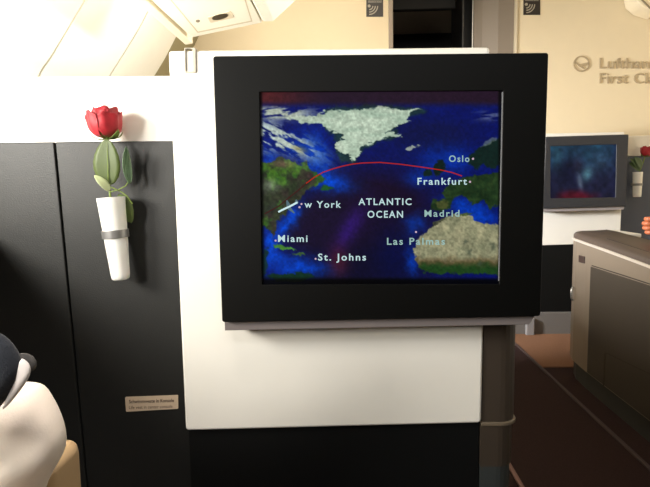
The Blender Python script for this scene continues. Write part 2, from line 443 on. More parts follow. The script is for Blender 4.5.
def screen_mesh(name, corners, nx, ny, Y, colfn, parent, mname, strength):
    (ax, ay), (bx, by), (cx, cy), (dx, dy) = corners   # tl tr br bl
    V = []; PX = np.zeros((ny + 1, nx + 1)); PY = PX.copy()
    for j in range(ny + 1):
        t = j / ny
        for i in range(nx + 1):
            s = i / nx
            px = (ax * (1 - s) + bx * s) * (1 - t) + (dx * (1 - s) + cx * s) * t
            py = (ay * (1 - s) + by * s) * (1 - t) + (dy * (1 - s) + cy * s) * t
            PX[j, i] = px; PY[j, i] = py; V.append(atY(px, py, Y))
    Fc = [(j * (nx + 1) + i, (j + 1) * (nx + 1) + i, (j + 1) * (nx + 1) + i + 1, j * (nx + 1) + i + 1) for j in range(ny) for i in range(nx)]
    o = mk(name, V, Fc, emit(mname, (0, 0, 0), strength, attr='picture'), parent)
    col = np.clip(colfn(PX, PY), 0, 255) / 255
    l = np.where(col <= 0.04045, col / 12.92, ((col + 0.055) / 1.055) ** 2.4)
    at = o.data.color_attributes.new('picture', 'FLOAT_COLOR', 'POINT')
    buf = np.ones(((nx + 1) * (ny + 1), 4), np.float32); buf[:, :3] = l.reshape(-1, 3)
    at.data.foreach_set('color', buf.ravel())
    return o
def atlantic(x, y):
    n1 = fbm(x, y, 26, 11); n2 = fbm(x, y, 7, 31); n3 = fbm(x, y, 5, 51, ax=3.0)
    jx = x + (fbm(x, y, 10, 71) - 0.5) * 9 + (fbm(x, y, 3, 73) - 0.5) * 4.5; jy = y + (fbm(x, y, 10, 91) - 0.5) * 6 + (fbm(x, y, 3, 93) - 0.5) * 4; nf = fbm(x, y, 2.6, 401)
    col = np.zeros(x.shape + (3,)) + np.array((8, 20, 98.))
    # deep mid ocean, dark purple brown
    col = paint(col, sm(n1, 0.35, 0.7) * 0.5, (6, 12, 80))
    mid = blob(x, y, 368, 215, 66, 42); col = paint(col, np.clip(mid * 1.7, 0, 0.96), (24, 12, 34))
    col = paint(col, np.clip(blob(x, y, 320, 228, 40, 24) * 1.5, 0, 0.93), (25, 16, 42))
    col = paint(col, np.clip(blob(x, y, 365, 275, 58, 28) * 1.5, 0, 0.92), (14, 11, 34))
    col = paint(col, np.clip(blob(x, y, 432, 135, 42, 16) * 1.1, 0, 0.8), (14, 18, 62))
    col = paint(col, blob(x, y, 395, 255, 22, 34) * 0.75, (6, 12, 62))
    col = paint(col, blob(x, y, 350, 228, 9, 26, 0.55) * 0.7, (52, 24, 120))  # purple glow here and red one next: screen reflection painted into the map
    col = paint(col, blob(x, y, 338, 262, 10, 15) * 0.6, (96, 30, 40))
    # bright shelves
    for cx, cy, rx, ry, a_, k_ in ((318, 160, 14, 24, -0.3, .8), (330, 182, 22, 8, .2, .9), (300, 145, 20, 12, 0, .5), (288, 222, 7, 20, .6, .95), (271, 245, 9, 20, 0, .9), (300, 268, 24, 9, 0.05, .9), (268, 165, 8, 18, 0, .6), (272, 172, 5, 10, 0, .8),
                                 (448, 160, 26, 14, 0, .5), (420, 178, 14, 8, 0, .5), (468, 208, 24, 8, .25, .75), (482, 216, 16, 8, .25, .8), (415, 225, 10, 12, .7, .5), (412, 262, 6, 16, 0, .6), (283, 258, 18, 6, 0, .5)):
        col = paint(col, np.clip(blob(jx, jy, cx, cy, rx, ry, a_) * k_ * (0.6 + 0.8 * n2), 0, 1), (4, 70, 205))
    col = paint(col, blob(x, y, 470, 208, 30, 10) * 0.25, (5, 20, 90))
    # north america
    NA = [(255, 162), (272, 160), (281, 156), (292, 160), (300, 166), (306, 161), (311, 170), (322, 175), (328, 180), (320, 184), (306, 190), (300, 198), (293, 205), (284, 214), (277, 222), (276, 232), (273, 238), (270, 230), (262, 227), (255, 228)]
    d = sdist(jx, jy, NA); mk_ = sm(d, -0.8, 1.0)
    green = np.stack([14 + 62 * n2 + 26 * nf, 50 + 66 * n2 + 30 * nf, 16 + 24 * n1 + 16 * nf], -1)
    browny = np.stack([18 + 30 * n1 + 26 * nf, 24 + 30 * n2 + 24 * nf, 20 + 18 * n1 + 16 * nf], -1)
    gmix = sm(fbm(x, y, 15, 131) + (176 - y) * 0.004, 0.42, 0.58)[..., None]
    col = paint(col, mk_, green * gmix + browny * (1 - gmix))
    col = paint(col, blob(x, y, 272, 208, 12, 6, -.4) * 0.5, (35, 50, 40))
    col = paint(col, blob(jx, jy, 270, 186, 9, 6) * 0.6, (140, 150, 130))
    col = paint(col, sm(blob(jx, jy, 327, 188, 7, 3.2), .35, .6), (30, 80, 36))
    col = paint(col, blob(x, y, 284, 164, 12, 4) * 0.5, (150, 120, 90))
    # caribbean
    col = paint(col, sm(blob(jx, jy, 284, 247, 13, 1.8, 0.2), .3, .6), (70, 130, 50))
    col = paint(col, sm(blob(jx, jy, 299, 254, 6, 1.8, 0.1), .3, .6), (60, 90, 50))
    col = paint(col, sm(blob(jx, jy, 292, 277, 28, 5), .35, .6) * 0.9, (16, 48, 24))
    col = paint(col, sm(blob(jx, jy, 264, 262, 4, 16), .35, .6) * 0.8, (20, 50, 34))
    # greenland
    GL = [(289, 119.5), (302, 116), (314, 112), (337, 109.6), (353, 109.6), (368, 106.5), (392, 107), (407, 110), (424, 110.3), (407, 115), (403, 122), (395, 128), (386, 134), (398, 132.5), (397, 136), (380, 139.6), (370, 144.5), (361, 148.6), (357, 155), (354, 161), (345, 158.5), (341, 150), (340, 141), (338, 134), (328, 129), (320, 124.5), (303, 123)]
    rim = sdist(jx + 2, jy, GL); col = paint(col, sm(rim, -5, 0) * (x > 325) * 0.7, (30, 60, 40))
    gj = x + (n3 - 0.5) * 34; gy = y + (fbm(x, y, 5, 171, ax=1.6) - 0.5) * 9
    d = sdist(gj, gy, GL); ice = np.stack([142 + 62 * n3, 166 + 52 * n3, 146 + 50 * n3], -1)
    col = paint(col, sm(d, -0.8, 0.8), ice)
    # cloud and ice streaks
    st = fbm(x, y + 0.10 * x, 4.2, 201, ax=4.5)
    m1 = np.clip(blob(x, y, 275, 113, 34, 6) * 1.5, 0, 1) * sm(st, 0.46, 0.62)
    col = paint(col, m1, (170, 180, 165))
    st2 = fbm(x, y - 0.45 * x, 5, 221, ax=2.6)
    m2 = np.clip(blob(x, y, 284, 140, 32, 10, 0.42) * 1.6, 0, 1) * sm(st2, 0.42, 0.58)
    col = paint(col, m2, (176, 190, 180))
    m2b = np.clip(blob(x, y, 264, 136, 12, 14) * 1.2, 0, 1) * sm(st2, 0.38, 0.55); col = paint(col, m2b, (180, 196, 190))
    col = paint(col, blob(x, y, 300, 149, 8, 3, .3) * 0.6, (140, 130, 70))
    m3 = sm(blob(gj, gy, 411, 149, 8, 2.6, -.12), .35, .6); col = paint(col, m3 * 0.8, (170, 180, 160))
    m4 = np.clip(blob(x, y, 490, 116, 15, 4.5) * 1.3, 0, 1) * sm(st, 0.44, 0.6); col = paint(col, m4 * 0.55, (120, 130, 150))
    # europe
    SC = [(470, 156), (482, 146), (502, 136), (502, 166), (490, 170), (484, 164), (476, 170), (468, 164)]
    col = paint(col, sm(sdist(jx, jy, SC), -0.8, 1), (14, 34, 30))
    col = paint(col, sm(blob(jx, jy, 489, 142, 11, 2.2, -0.5), .3, .6) * 0.6, (110, 124, 116))
    col = paint(col, sm(blob(jx, jy, 440, 168, 6, 9, 0.5), .35, .6), (14, 30, 26))
    col = paint(col, sm(blob(jx, jy, 427, 173, 5, 4, 0.5), .35, .6), (14, 34, 30))
    EU = [(440, 192), (452, 183), (468, 176), (503, 172), (503, 204), (492, 208), (482, 200), (474, 204), (466, 196), (455, 198), (450, 208), (440, 213), (431, 210), (432, 200), (445, 199)]
    eu = np.stack([6 + 26 * n2 + 24 * nf, 24 + 32 * n2 + 24 * nf, 14 + 16 * n2 + 10 * nf], -1)
    col = paint(col, sm(sdist(jx, jy, EU), -0.8, 1), eu)
    col = paint(col, sm(blob(jx, jy, 441, 205, 9, 6), .4, .7) * 0.8, (74, 78, 40))
    # africa
    AF = [(414.5, 247.5), (419, 239), (430, 228), (438, 220), (451, 214.5), (466, 213), (475, 220), (486, 224), (503, 226), (503, 275), (470, 274), (424, 273), (415, 262)]
    sand = np.stack([86 + 60 * n2 + 44 * nf, 92 + 50 * n2 + 40 * nf, 70 + 40 * n2 + 34 * nf], -1)
    k = sm(y + (n2 - .5) * 9, 254, 264)[..., None]; sand = sand * (1 - k) + np.array((92, 76, 50.)) * k
    k = sm(y + (n2 - .5) * 9, 259, 269)[..., None]; sand = sand * (1 - k) + np.array((28, 62, 26.)) * k
    col = paint(col, sm(sdist(jx, jy, AF), -0.8, 1), sand)
    col = paint(col, sm(blob(jx, jy, 438, 222, 10, 2, -0.6), .4, .7) * .8, (52, 56, 40))
    col = paint(col, sm(blob(jx, jy, 467, 214, 7, 2.4, 0), .4, .7) * .8, (60, 76, 34))
    for cx, cy, r_ in ((465, 242, 2), (470, 252, 2), (491, 247, 3), (480, 263, 2)):
        col = paint(col, blob(jx, jy, cx, cy, r_, r_ + 1) * .6, (60, 70, 58))
    # dark top band with a red reflection painted at its left, dark bottom
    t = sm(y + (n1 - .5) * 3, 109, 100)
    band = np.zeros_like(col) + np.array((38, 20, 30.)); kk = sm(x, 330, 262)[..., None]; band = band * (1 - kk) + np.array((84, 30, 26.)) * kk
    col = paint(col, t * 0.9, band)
    col = col * (1 - 0.9 * sm(y, 276, 281))[..., None]
    col = col * (0.82 + 0.36 * fbm(x, y, 2.2, 451, oct=2))[..., None]
    e = np.minimum(x - (260.6 + (y - 92) * .012), 499.8 - x)
    col = col * (0.25 + 0.75 * sm(e, 0, 3))[..., None]
    return col
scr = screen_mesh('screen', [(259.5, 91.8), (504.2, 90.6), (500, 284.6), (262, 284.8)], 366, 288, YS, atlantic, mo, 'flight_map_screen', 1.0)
M_txt = emit('pale_screen_lettering', (190, 220, 222), 1.0)
M_txt2 = emit('dim_screen_lettering', (150, 185, 180), 1.0)
M_dot = emit('screen_city_dot', (200, 170, 190), 1.0)
YT = YS - 0.0008
for s, x0, x1, b, cpz, mm in (("w York", 304.5, 341, 207.6, 6.6, M_txt), ("ATLANTIC", 358.5, 411.5, 204.9, 6.6, M_txt), ("OCEAN", 367.5, 403, 217.6, 6.8, M_txt), ("Miami", 278, 307.5, 241.8, 6.8, M_txt),
                           ("St. Johns", 318, 366, 260.4, 6.8, M_txt), ("Oslo", 449, 469.5, 161.8, 6.4, M_txt2), ("Frankfurt", 417.5, 467, 184.6, 6.8, M_txt), ("Madrid", 424.5, 459.5, 216.6, 6.6, M_txt2), ("Las Palmas", 387, 445, 244.6, 6.8, M_txt2)):
    text('place_name', s, x0, x1, b, cpz, YT, mm, mo, bold=0.016, space=1.25)
def flatpoly(name, poly, Y, material, parent):
    return mk(name, [atY(x, y, Y) for x, y in poly], [tuple(range(len(poly)))], material, parent)
def disc(cx, cy, r, n=12): return [(cx + r * math.cos(2 * math.pi * k / n), cy + r * math.sin(2 * math.pi * k / n)) for k in range(n)]
for cx, cy, r in ((275.6, 240.6, 1.0), (315.6, 258.8, 1.0), (473, 158.8, 1.1), (470, 181.8, 1.1), (416, 232, 1.0), (299.5, 207.2, 1.1), (301.5, 204, 1.0)):
    flatpoly('city_dot', disc(cx, cy, r), YT, M_dot, mo)
def strip_poly(pts, wd):
    L = []; R = []
    for i, p in enumerate(pts):
        a = Vector(pts[max(i - 1, 0)]); b = Vector(pts[min(i + 1, len(pts) - 1)]); t = (b - a).normalized(); n = Vector((-t.y, t.x)) * wd / 2
        L.append((p[0] + n.x, p[1] + n.y)); R.append((p[0] - n.x, p[1] - n.y))
    return L, R
def ribbon(name, pts, wd, Y, material, parent):
    L, R = strip_poly(pts, wd); n = len(pts)
    return mk(name, [atY(*p, Y) for p in L + R], [(i, i + 1, n + i + 1, n + i) for i in range(n - 1)], material, parent)
ribbon('flight_route', [(306, 183.5), (314, 177.5), (323, 172.3), (333, 168.8), (343, 166), (353, 164), (362, 163), (380, 162.4), (400, 164.2), (421, 167), (441, 170), (452, 172.5), (462, 176)], 1.05, YT + 0.0004, emit('red_route_line', (172, 36, 20), 1.0), mo)
ribbon('flight_route', [(264.5, 214), (279, 206), (291, 196), (298, 190.5), (306, 183.5)], 1.1, YT + 0.0004, emit('dark_route_line', (64, 26, 26), 1.0), mo)
ribbon('route_aircraft', [(278.3, 212), (282, 210), (290, 206.3), (297.5, 202.3)], 1.9, YT, emit('aircraft_white', (205, 235, 238), 1.0), mo)
M_wing = emit('aircraft_wing_grey', (84, 110, 120), 1.0)
flatpoly('aircraft_wing', [(286, 208), (290, 206.4), (295, 213), (293.8, 213.5)], YT + 0.0002, M_wing, mo)
flatpoly('aircraft_wing', [(286.5, 206.5), (290.5, 204.8), (287.2, 200), (286.2, 200.4)], YT + 0.0002, M_wing, mo)
flatpoly('aircraft_wing', [(294.5, 203.6), (297.8, 202), (299.6, 203.6), (296.6, 199.4), (295.4, 200)], YT + 0.0002, M_wing, mo)

# ================================================================== VASES AND ROSES
M_petal = mat('deep_red_petals', (160, 16, 30), 0.6, var=0.35, vscale=70, sheen=0.1, sss=0.1)
M_leaf = mat('green_rose_leaf', (66, 80, 28), 0.55, var=0.2, vscale=90)
M_leafp = mat('pale_leaf_underside', (196, 206, 158), 0.5, var=0.1)
M_leafd = mat('blue_green_leaf', (96, 122, 92), 0.45, var=0.2)
M_stem = mat('rose_stem_green', (112, 130, 54), 0.5, var=0.1)
M_vase = mat('white_porcelain', (238, 236, 230), 0.3, sss=0.1)
M_ring = mat('brushed_silver_clip', (150, 148, 146), 0.35, metal=0.6)
def petal(az, wdt, R, H, curl, seed, open_=0.0, tip=0.1):
    r = random.Random(seed); V = []; Fc = []; nu, nv = 12, 12
    ph = r.random() * 6; 
    for j in range(nv + 1):
        v = j / nv
        for i in range(nu + 1):
            u = -1 + 2 * i / nu
            prof = R * math.sin(math.pi * (0.10 + 0.53 * v ** 0.62)) * 1.02 + open_ * v * v
            wv = wdt * (0.35 + 0.65 * math.sin(math.pi * min(0.62, 0.1 + v * 0.62)))
            a = az + u * wv
            cu_ = curl * max(0, v - 0.72) / 0.28
            rr = prof + curl * (max(0, v - 0.7) / 0.3) ** 2 + 0.0016 * math.sin(3 * u * 2 + ph) * v + 0.002 * abs(u) ** 3 * v
            z = H * v - H * 0.16 * u * u * v + tip * H * math.exp(-(u * 3.2) ** 2) * max(0, v - .7) - abs(cu_) * 0.35 + 0.0014 * math.sin(5 * u + ph) * v
            V.append(Vector((rr * math.cos(a), rr * math.sin(a), z)))
    for j in range(nv):
        for i in range(nu):
            k = j * (nu + 1) + i; Fc.append((k, k + 1, k + nu + 2, k + nu + 1))
    return V, Fc
def leaf_vf(base, tip, width, normal, bend=0.0, n=14, fold=0.15):
    base = Vector(base); tip = Vector(tip); d = tip - base; L = d.length; t = d.normalized()
    nn = Vector(normal); nn = (nn - t * nn.dot(t)).normalized(); s = t.cross(nn).normalized()
    V = []; Fc = []; mcols = 6
    for i in range(n + 1):
        u = i / n
        wv = width / 2 * math.sin(math.pi * (u ** 0.85)) ** 0.62 if 0 < u < 1 else 0.0004
        wv *= 1 + 0.04 * (i % 2)
        c = base + d * u + nn * bend * L * math.sin(math.pi * u)
        for k in range(-mcols // 2, mcols // 2 + 1):
            q = k / (mcols / 2)
            V.append(c + s * wv * q + nn * (abs(q) * wv * fold - 0.0))
    for i in range(n):
        for k in range(mcols):
            a = i * (mcols + 1) + k; Fc.append((a, a + 1, a + mcols + 2, a + mcols + 1))
    return V, Fc
def make_rose_head(par, origin, sc, tilt=Matrix.Identity(3)):
    tr = lambda V: [origin + tilt @ (v * sc) for v in V]
    k = 0
    layers = [(5, 0.0335, 0.053, 0.004, 0.72, -math.pi / 2 + 0.55, 0.002), (5, 0.0285, 0.060, 0.002, 0.74, -0.3, 0.0015), (4, 0.021, 0.062, 0.0, 0.95, 0.4, 0.0), (4, 0.012, 0.060, -0.001, 1.1, 1.0, -0.001), (2, 0.006, 0.058, -0.001, 1.7, 0.2, 0.0)]
    for n_, R, H, cu_, wd, a0, op in layers:
        for i in range(n_):
            V, Fc = petal(a0 + 2 * math.pi * i / n_, wd, R, H * (1 + 0.05 * math.sin(7 * i + R * 900)), cu_, 10 + k, op)
            mk('petal', tr(V), Fc, M_petal, par, smooth=True, solid=0.0008 * sc); k += 1
    for i in range(5):
        a = -math.pi / 2 - 0.1 + 2 * math.pi * i / 5
        rr = 0.030
        b_ = Vector((0.004 * math.cos(a), 0.004 * math.sin(a), -0.002)); 
        tipz = 0.032 if i == 0 else 0.012
        tp = Vector(((0.033 if i == 0 else 0.036) * math.cos(a), (0.033 if i == 0 else 0.036) * math.sin(a), tipz))
        V, Fc = leaf_vf(b_, tp, 0.017, (math.cos(a), math.sin(a), -0.4), bend=0.16, n=10)
        mk('sepal', tr(V), Fc, M_stem, par, smooth=True, solid=0.0007 * sc)
YR = 1.035
def lean(a, b): return a
rbase = atY(107.5, 137.5, YR)
vt = atY(111, 197, YR)
rose = thing('rose', tuple(atY(111.5, 205, YR)), 'large red rose with green leaves in the near white wall vase', 'flower')
make_rose_head(rose, rbase, 0.90, Matrix.Rotation(-0.09, 3, 'Y'))
P = lambda x, y, Y=YR: atY(x, y, Y)
stempts = [P(107.5, 137.5), P(107.6, 150, YR + .004), P(108, 165, YR + .006), P(109, 182, YR + .002), P(110.5, 200), P(114, 228)]
tube('stem', stempts, [0.0034, 0.0024, 0.0022, 0.0022, 0.0024, 0.0024], M_stem, rose, 8)
V, Fc = leaf_vf(P(108.3, 186, YR - .004), P(107, 138.5, YR - .012), 0.053, (0, -1, 0.1), bend=0.03, fold=0.06); lf = mk('leaf', V, Fc, M_leaf, rose, smooth=True, solid=0.0008)
tube('midrib', [P(108.3, 186, YR - .007), P(107.8, 165, YR - .0135), P(107.1, 142, YR - .0145)], [0.0009, 0.0008, 0.0003], M_stem, lf, 6)
V, Fc = leaf_vf(P(110, 191, YR-.012), P(94.2, 175.5, YR - .024), 0.017, (0.5, -0.8, 0.5), bend=0.1, fold=0.05); mk('leaf', V, Fc, M_leafp, rose, smooth=True, solid=0.0008)
V, Fc = leaf_vf(P(129.5, 184, YR - .0), P(126, 146.5, YR - .01), 0.020, (0.8, -0.5, 0.0), bend=-0.10, fold=0.5); mk('leaf', V, Fc, M_leafd, rose, smooth=True, solid=0.0008)
V, Fc = leaf_vf(P(119, 194, YR + .004), P(131.5, 223, YR + .012), 0.030, (0.35, -1, 0.1), bend=0.06); mk('leaf', V, Fc, M_leaf, rose, smooth=True, solid=0.0008)
tube('leaf_stalk', [P(110, 192), P(118, 190, YR - .003), P(125.5, 186), P(129.5, 180, YR)], 0.0011, M_stem, rose, 6)
tube('leaf_stalk', [P(111, 187), P(120, 191, YR), P(127, 196, YR), P(132.5, 204, YR + .002)], 0.0012, M_stem, rose, 6)

def vase(label, A, B, ra, rb, wallY, name='wall_vase', ringf=0.45):
    A = Vector(A); B = Vector(B); th = thing(name, tuple(B), label, 'vase')
    ax = (B - A).normalized(); L = (B - A).length
    e1 = Vector((1, 0, 0)); e1 = (e1 - ax * e1.dot(ax)).normalized(); e2 = ax.cross(e1)
    prof = [(0.0, ra * 0.84), (-0.0, ra), (0.004 / L, ra * 1.0)] + [(t, ra + (rb - ra) * t) for t in (0.1, 0.25, 0.4, 0.55, 0.7, 0.85, 0.94)] + [(0.985, rb * 0.97), (1.0, rb * 0.82), (1.0, 0.0001)]
    inner = [(0.9, 0.0001), (0.9, rb * 0.7), (0.45, (ra + rb) / 2 * 0.82)]
    prof = inner + prof; n = 28
    V = []; Fc = []
    for t, r in prof:
        for k in range(n):
            a = 2 * math.pi * k / n; V.append(A + ax * L * t + (e1 * math.cos(a) + e2 * math.sin(a)) * r)
    for j in range(len(prof) - 1):
        for k in range(n):
            k2 = (k + 1) % n; Fc.append((j * n + k, j * n + k2, (j + 1) * n + k2, (j + 1) * n + k))
    mk('vase_body', V, Fc, M_vase, th, smooth=True)
    rr = ra + (rb - ra) * ringf
    c0 = A + ax * L * (ringf - 0.048); c1 = A + ax * L * (ringf + 0.048)
    V = []; Fc = []
    for c, r in ((c0, rr * 1.03), (c0, rr * 1.14), (c1, rr * 1.12), (c1, rr * 1.0)):
        for k in range(n):
            a = 2 * math.pi * k / n; V.append(c + (e1 * math.cos(a) + e2 * math.sin(a)) * r)
    for j in range(4):
        for k in range(n):
            k2 = (k + 1) % n; j2 = (j + 1) % 4; Fc.append((j * n + k, j * n + k2, j2 * n + k2, j2 * n + k))
    mk('clip_ring', V, Fc, M_ring, th, smooth=False, bevel=0.0008)
    cm = (c0 + c1) / 2; h = L * 0.05
    box('wall_bracket', cm.x - rr * 0.45, cm.x + rr * 0.45, cm.y + rr * 0.95, wallY, cm.z - h, cm.z + h, M_ring, th, bevel=0.001)
    return th
vase('white tapered porcelain vase clipped to the near charcoal panel', P(111, 197.5), P(121, 279.5), 0.0272, 0.0176, YL, ringf=0.44)

# placard
pl = thing('safety_placard', tuple(atY(151, 411, YL)), 'small beige safety placard with two lines of text on black panel', 'sign')
prism('plate', rounded([(125, 397.2), (178, 395.2), (178.3, 408.8), (126, 411.8)], 1.2), YL - 0.002, 0.002, mat('beige_placard', (196, 174, 148), 0.5), pl)
M_ink = mat('dark_print', (66, 50, 40), 0.7)
text('placard_line', 'Schwimmweste in Konsole', 129, 174, 403.3, 3.4, YL - 0.0024, M_ink, pl, bold=0.02, slope=-0.03)
text('placard_line', 'Life vest in center console', 129, 172.5, 409, 3.0, YL - 0.0024, M_ink, pl, bold=0.004, slope=-0.03)

# ================================================================== OVERHEAD UNIT
ZB = 1.65
bn = thing('overhead_service_unit', (-0.5, 1.6, ZB), 'white overhead service unit hanging above the large monitor', 'overhead unit')
M_unit = mat('unit_plastic', (240, 234, 216), 0.45)
M_line = mat('unit_seam', (150, 138, 116), 0.7)
bl = atZ(183.5, 44, ZB); bfar = atZ(262, 22.5, ZB)
XA, XB = atZ(134, 2, ZB).x, bfar.x
e0 = atZ(187, 38, ZB); e1_ = atZ(262, 23, ZB); e2_ = atZ(273, 21, ZB)
YN = 0.9
bot = [(XA + .05, YN, ZB), (e0.x + 0.02, e0.y, ZB), (e1_.x, e1_.y, ZB), (e1_.x, YN, ZB)]
v, f = prism_pts(bot, (0, 0, 0.30)); mk('lower_panel', v, f, M_unit, bn, bevel=0.006)
# left rim rail
rail = [(XA - 0.015, 0, ZB + 0.03), (XA + 0.015, 0, ZB - 0.004), (XA + .048, 0, ZB), (XA + .048, 0, ZB + 0.3), (XA - 0.015, 0, ZB + 0.3)]
v, f = prism_pts([(x, YN, z) for x, _, z in rail], (0, bl.y - YN, 0)); mk('side_rail', v, f, mat('beige_rail', (240, 228, 202), 0.5), bn, bevel=0.003)
# right upswept fairing
fa = [Vector((e1_.x + 0.004, 0, ZB)), Vector((e2_.x + 0.0, 0, ZB)), Vector((e2_.x + 0.20, 0, ZB + 0.17)), Vector((e2_.x + 0.20, 0, ZB + 0.3)), Vector((e1_.x + 0.004, 0, ZB + 0.3))]
v, f = prism_pts([(p.x, YN, p.z) for p in fa], (0, e1_.y - YN - .01, 0)); mk('side_fairing', v, f, mat('fairing_plastic', (246, 240, 224), 0.45), bn, bevel=0.008)
def zpoly(name, poly, Z, th, material, parent, **k):
    v, f = prism_pts([atZ(x, y, Z) for x, y in poly], (0, 0, -th)); return mk(name, v, f, material, parent, **k)
zpoly('panel_seam', [(170.5, 0), (171.5, 0), (198, 31.5), (251, 20.5), (242, -8), (243.4, -8), (252.4, 21.4), (197.6, 32.8)], ZB, 0.0006, mat('pale_seam', (206, 192, 164), 0.6), bn)
lm = zpoly('lamp_recess', rounded([(207.5, 17), (230.5, 10.8), (234.3, 17.2), (210.5, 22.5)], 1.5), ZB, 0.002, mat('recess_rim', (214, 200, 172), 0.5), bn)
V, Fc = prism_pts([atZ(220 + 8 * math.cos(a), 16.6 + 2.6 * math.sin(a) - 1.6 * math.cos(a), ZB - .002) for a in [2 * math.pi * k / 20 for k in range(20)]], (0, 0, -0.002))
mk('reading_lamp', V, Fc, mat('dark_lamp_glass', (34, 26, 18), 0.3), bn)
V, Fc = prism_pts([atZ(197.8 + 2 * math.cos(a), 20.8 + 1.2 * math.sin(a), ZB) for a in [2 * math.pi * k / 14 for k in range(14)]], (0, 0, -0.002))
mk('button', V, Fc, mat('grey_button', (128, 116, 96), 0.5), bn)
# suspension strut to the ceiling
box('ceiling_mount', XA + 0.05, e1_.x - 0.03, YN + 0.1, e0.y - 0.25, ZB + 0.30, ZC - 0.001, M_unit, bn)

# far right ceiling fairing (small corner)
cf = thing('ceiling_fairing', (2.35, YF - 0.3, 2.3), 'pale ceiling fairing at the top right corner above wall lettering', 'fairing')
V, Fc = prism_pts([atY(x, y, YF - 0.16) for x, y in [(634, -12), (637, 1), (645, 8), (660, 13), (660, -12)]], (0, 0.155, 0)); mk('fairing_body', V, Fc, mat('fairing_cream', (238, 224, 194), 0.5), cf, bevel=0.01)
V, Fc = prism_pts([atY(x, y, YF - 0.168) for x, y in [(640, -2), (641.5, -2), (651, 7.4), (650.3, 8.6)]], (0, 0.01, 0)); mk('fairing_seam', V, Fc, mat('grey_seam', (140, 128, 104), 0.6), cf)

# ================================================================== WALL SIGNS
M_sign = mat('dark_sign', (40, 34, 29), 0.5)
M_sl = mat('sign_light_print', (160, 152, 136), 0.5)
def wifi(x0, x1, yb, label):
    t = thing('hotspot_sign', tuple(atY((x0 + x1) / 2, yb, YF)), label, 'sign', None)
    YY = YF - 0.004
    prism('sign_plate', [(x0, -14), (x1, -14), (x1, yb), (x0, yb)], YY, 0.0035, M_sign, t)
    wd = x1 - x0
    cx, cy = x0 + wd * 0.17, yb - wd * 0.63
    prism('wave_symbol', disc(cx, cy, wd * 0.09), YY - 0.001, 0.0008, M_sl, t)
    for r_ in (0.22, 0.36, 0.5):
        ribbon('wave_symbol', [(cx + wd * r_ * math.cos(a), cy + wd * r_ * math.sin(a)) for a in [math.pi / 2 * k / 8 for k in range(9)]], wd * 0.065, YY - 0.001, M_sl, t)
    # light-edged name field, its lower part in view
    ly = yb - wd * 0.83
    prism('name_field', [(x0 + wd * .1, ly), (x1 - wd * .1, ly), (x1 - wd * .1, ly - 6), (x0 + wd * .1, ly - 6)], YY - 0.001, 0.0008, mat('grey_print', (120, 116, 106), 0.5), t)
    text('sign_text', 'HotSpot', x0 + wd * .14, x1 - wd * .14, ly - 1.3, 4, YY - 0.0016, M_sign, t, bold=0.01)
wifi(366.3, 383.2, 16.6, 'dark square hotspot sign left of the dark doorway')
wifi(523.5, 540.2, 14.8, 'dark square hotspot sign right of the dark doorway')
M_let = mat('raised_metal_lettering', (178, 160, 130), 0.4, metal=0.2)
le = thing('wall_lettering', tuple(atY(630, 84, YF)), 'raised taupe airline and cabin name lettering on cream wall', 'lettering')
text('name_line', 'Lufthansa', 600, 664, 68.2, 10.6, YF - 0.009, M_let, le, bold=0.003, depth=0.0085)
text('name_line', 'First Class', 600, 668, 83.3, 10.6, YF - 0.009, M_let, le, bold=0.003, depth=0.0085)
em = thing('wall_emblem', tuple(atY(582, 71, YF)), 'round taupe bird emblem left of the raised wall lettering', 'emblem')
def circ(cx, cy, rx, ry, n=32): return [(cx + rx * math.cos(2 * math.pi * k / n), cy + ry * math.sin(2 * math.pi * k / n)) for k in range(n)]
ring_prism('emblem_ring', circ(581.8, 63.7, 8.2, 8), circ(581.8, 63.7, 7.1, 6.9), YF - 0.009, 0.0085, M_let, em)
V, Fc = merge(prism_pts([atY(x, y, YF - 0.009) for x, y in [(575, 61.6), (579, 64.2), (583.5, 63.2), (589.3, 62), (586.5, 65.5), (583, 66.2), (585.6, 69.6), (579.4, 66.2)]], (0, 0.0085, 0)))
mk('emblem_bird', V, Fc, M_let, em)

# ================================================================== SECOND SEAT PARTITION (far right)
p2 = thing('rear_seat_partition', (atY(600, 330, Y2).x, Y2 + 0.1, 0), 'far white and grey partition behind the small monitor', 'partition')
p2.name = 'monitor_partition.001'; LOC[p2.name] = p2.location.copy()
M_g2 = mat('slate_grey_panel', (80, 87, 104), 0.55)
XA2 = atY(530, 300, Y2).x; XB2 = 2.45
Yb = Y2 + 0.08
zt2 = atY(640, 135.5, Yb).z; zm2 = atY(640, 156, Yb).z
box('upper_panel', XA2, XB2, Yb, Yb + 0.05, zm2, zt2, M_white, p2, bevel=0.004)
box('grey_panel', XA2, XB2, Yb, Yb + 0.05, 0, zm2 - 0.002, M_g2, p2)
prism('white_panel', rounded([(540, 133.6), (624.5, 132), (620, 243), (540, 245.5)], 1), Y2, 0.079, M_white, p2, bevel=0.004)
xr2 = atY(620, 243, Y2).x
box('black_base_panel', XA2, xr2 - 0.002, Y2 + 0.006, Y2 + 0.079, 0.155, atY(560, 243, Y2).z, M_black, p2)
box('kick_plate', XA2 - 0.12, xr2 + 0.3, Y2 - 0.02, Y2 + 0.079, 0.0, 0.152, mat('grey_kick', (104, 100, 96), 0.5), p2, bevel=0.004)
box('kick_post', atY(524, 325, Y2).x, atY(532.5, 325, Y2).x, Y2 - 0.05, Y2 - 0.021, 0, 0.12, mat('grey_post', (134, 130, 128), 0.4), p2, bevel=0.008)
YM2 = Y2 - 0.09
m2 = thing('wall_monitor.001', tuple(atY(585, 208, YM2)), 'small distant black framed monitor showing a dim teal film scene', 'monitor')
M_b2 = mat('charcoal_monitor_plastic', (44, 45, 49), 0.5)
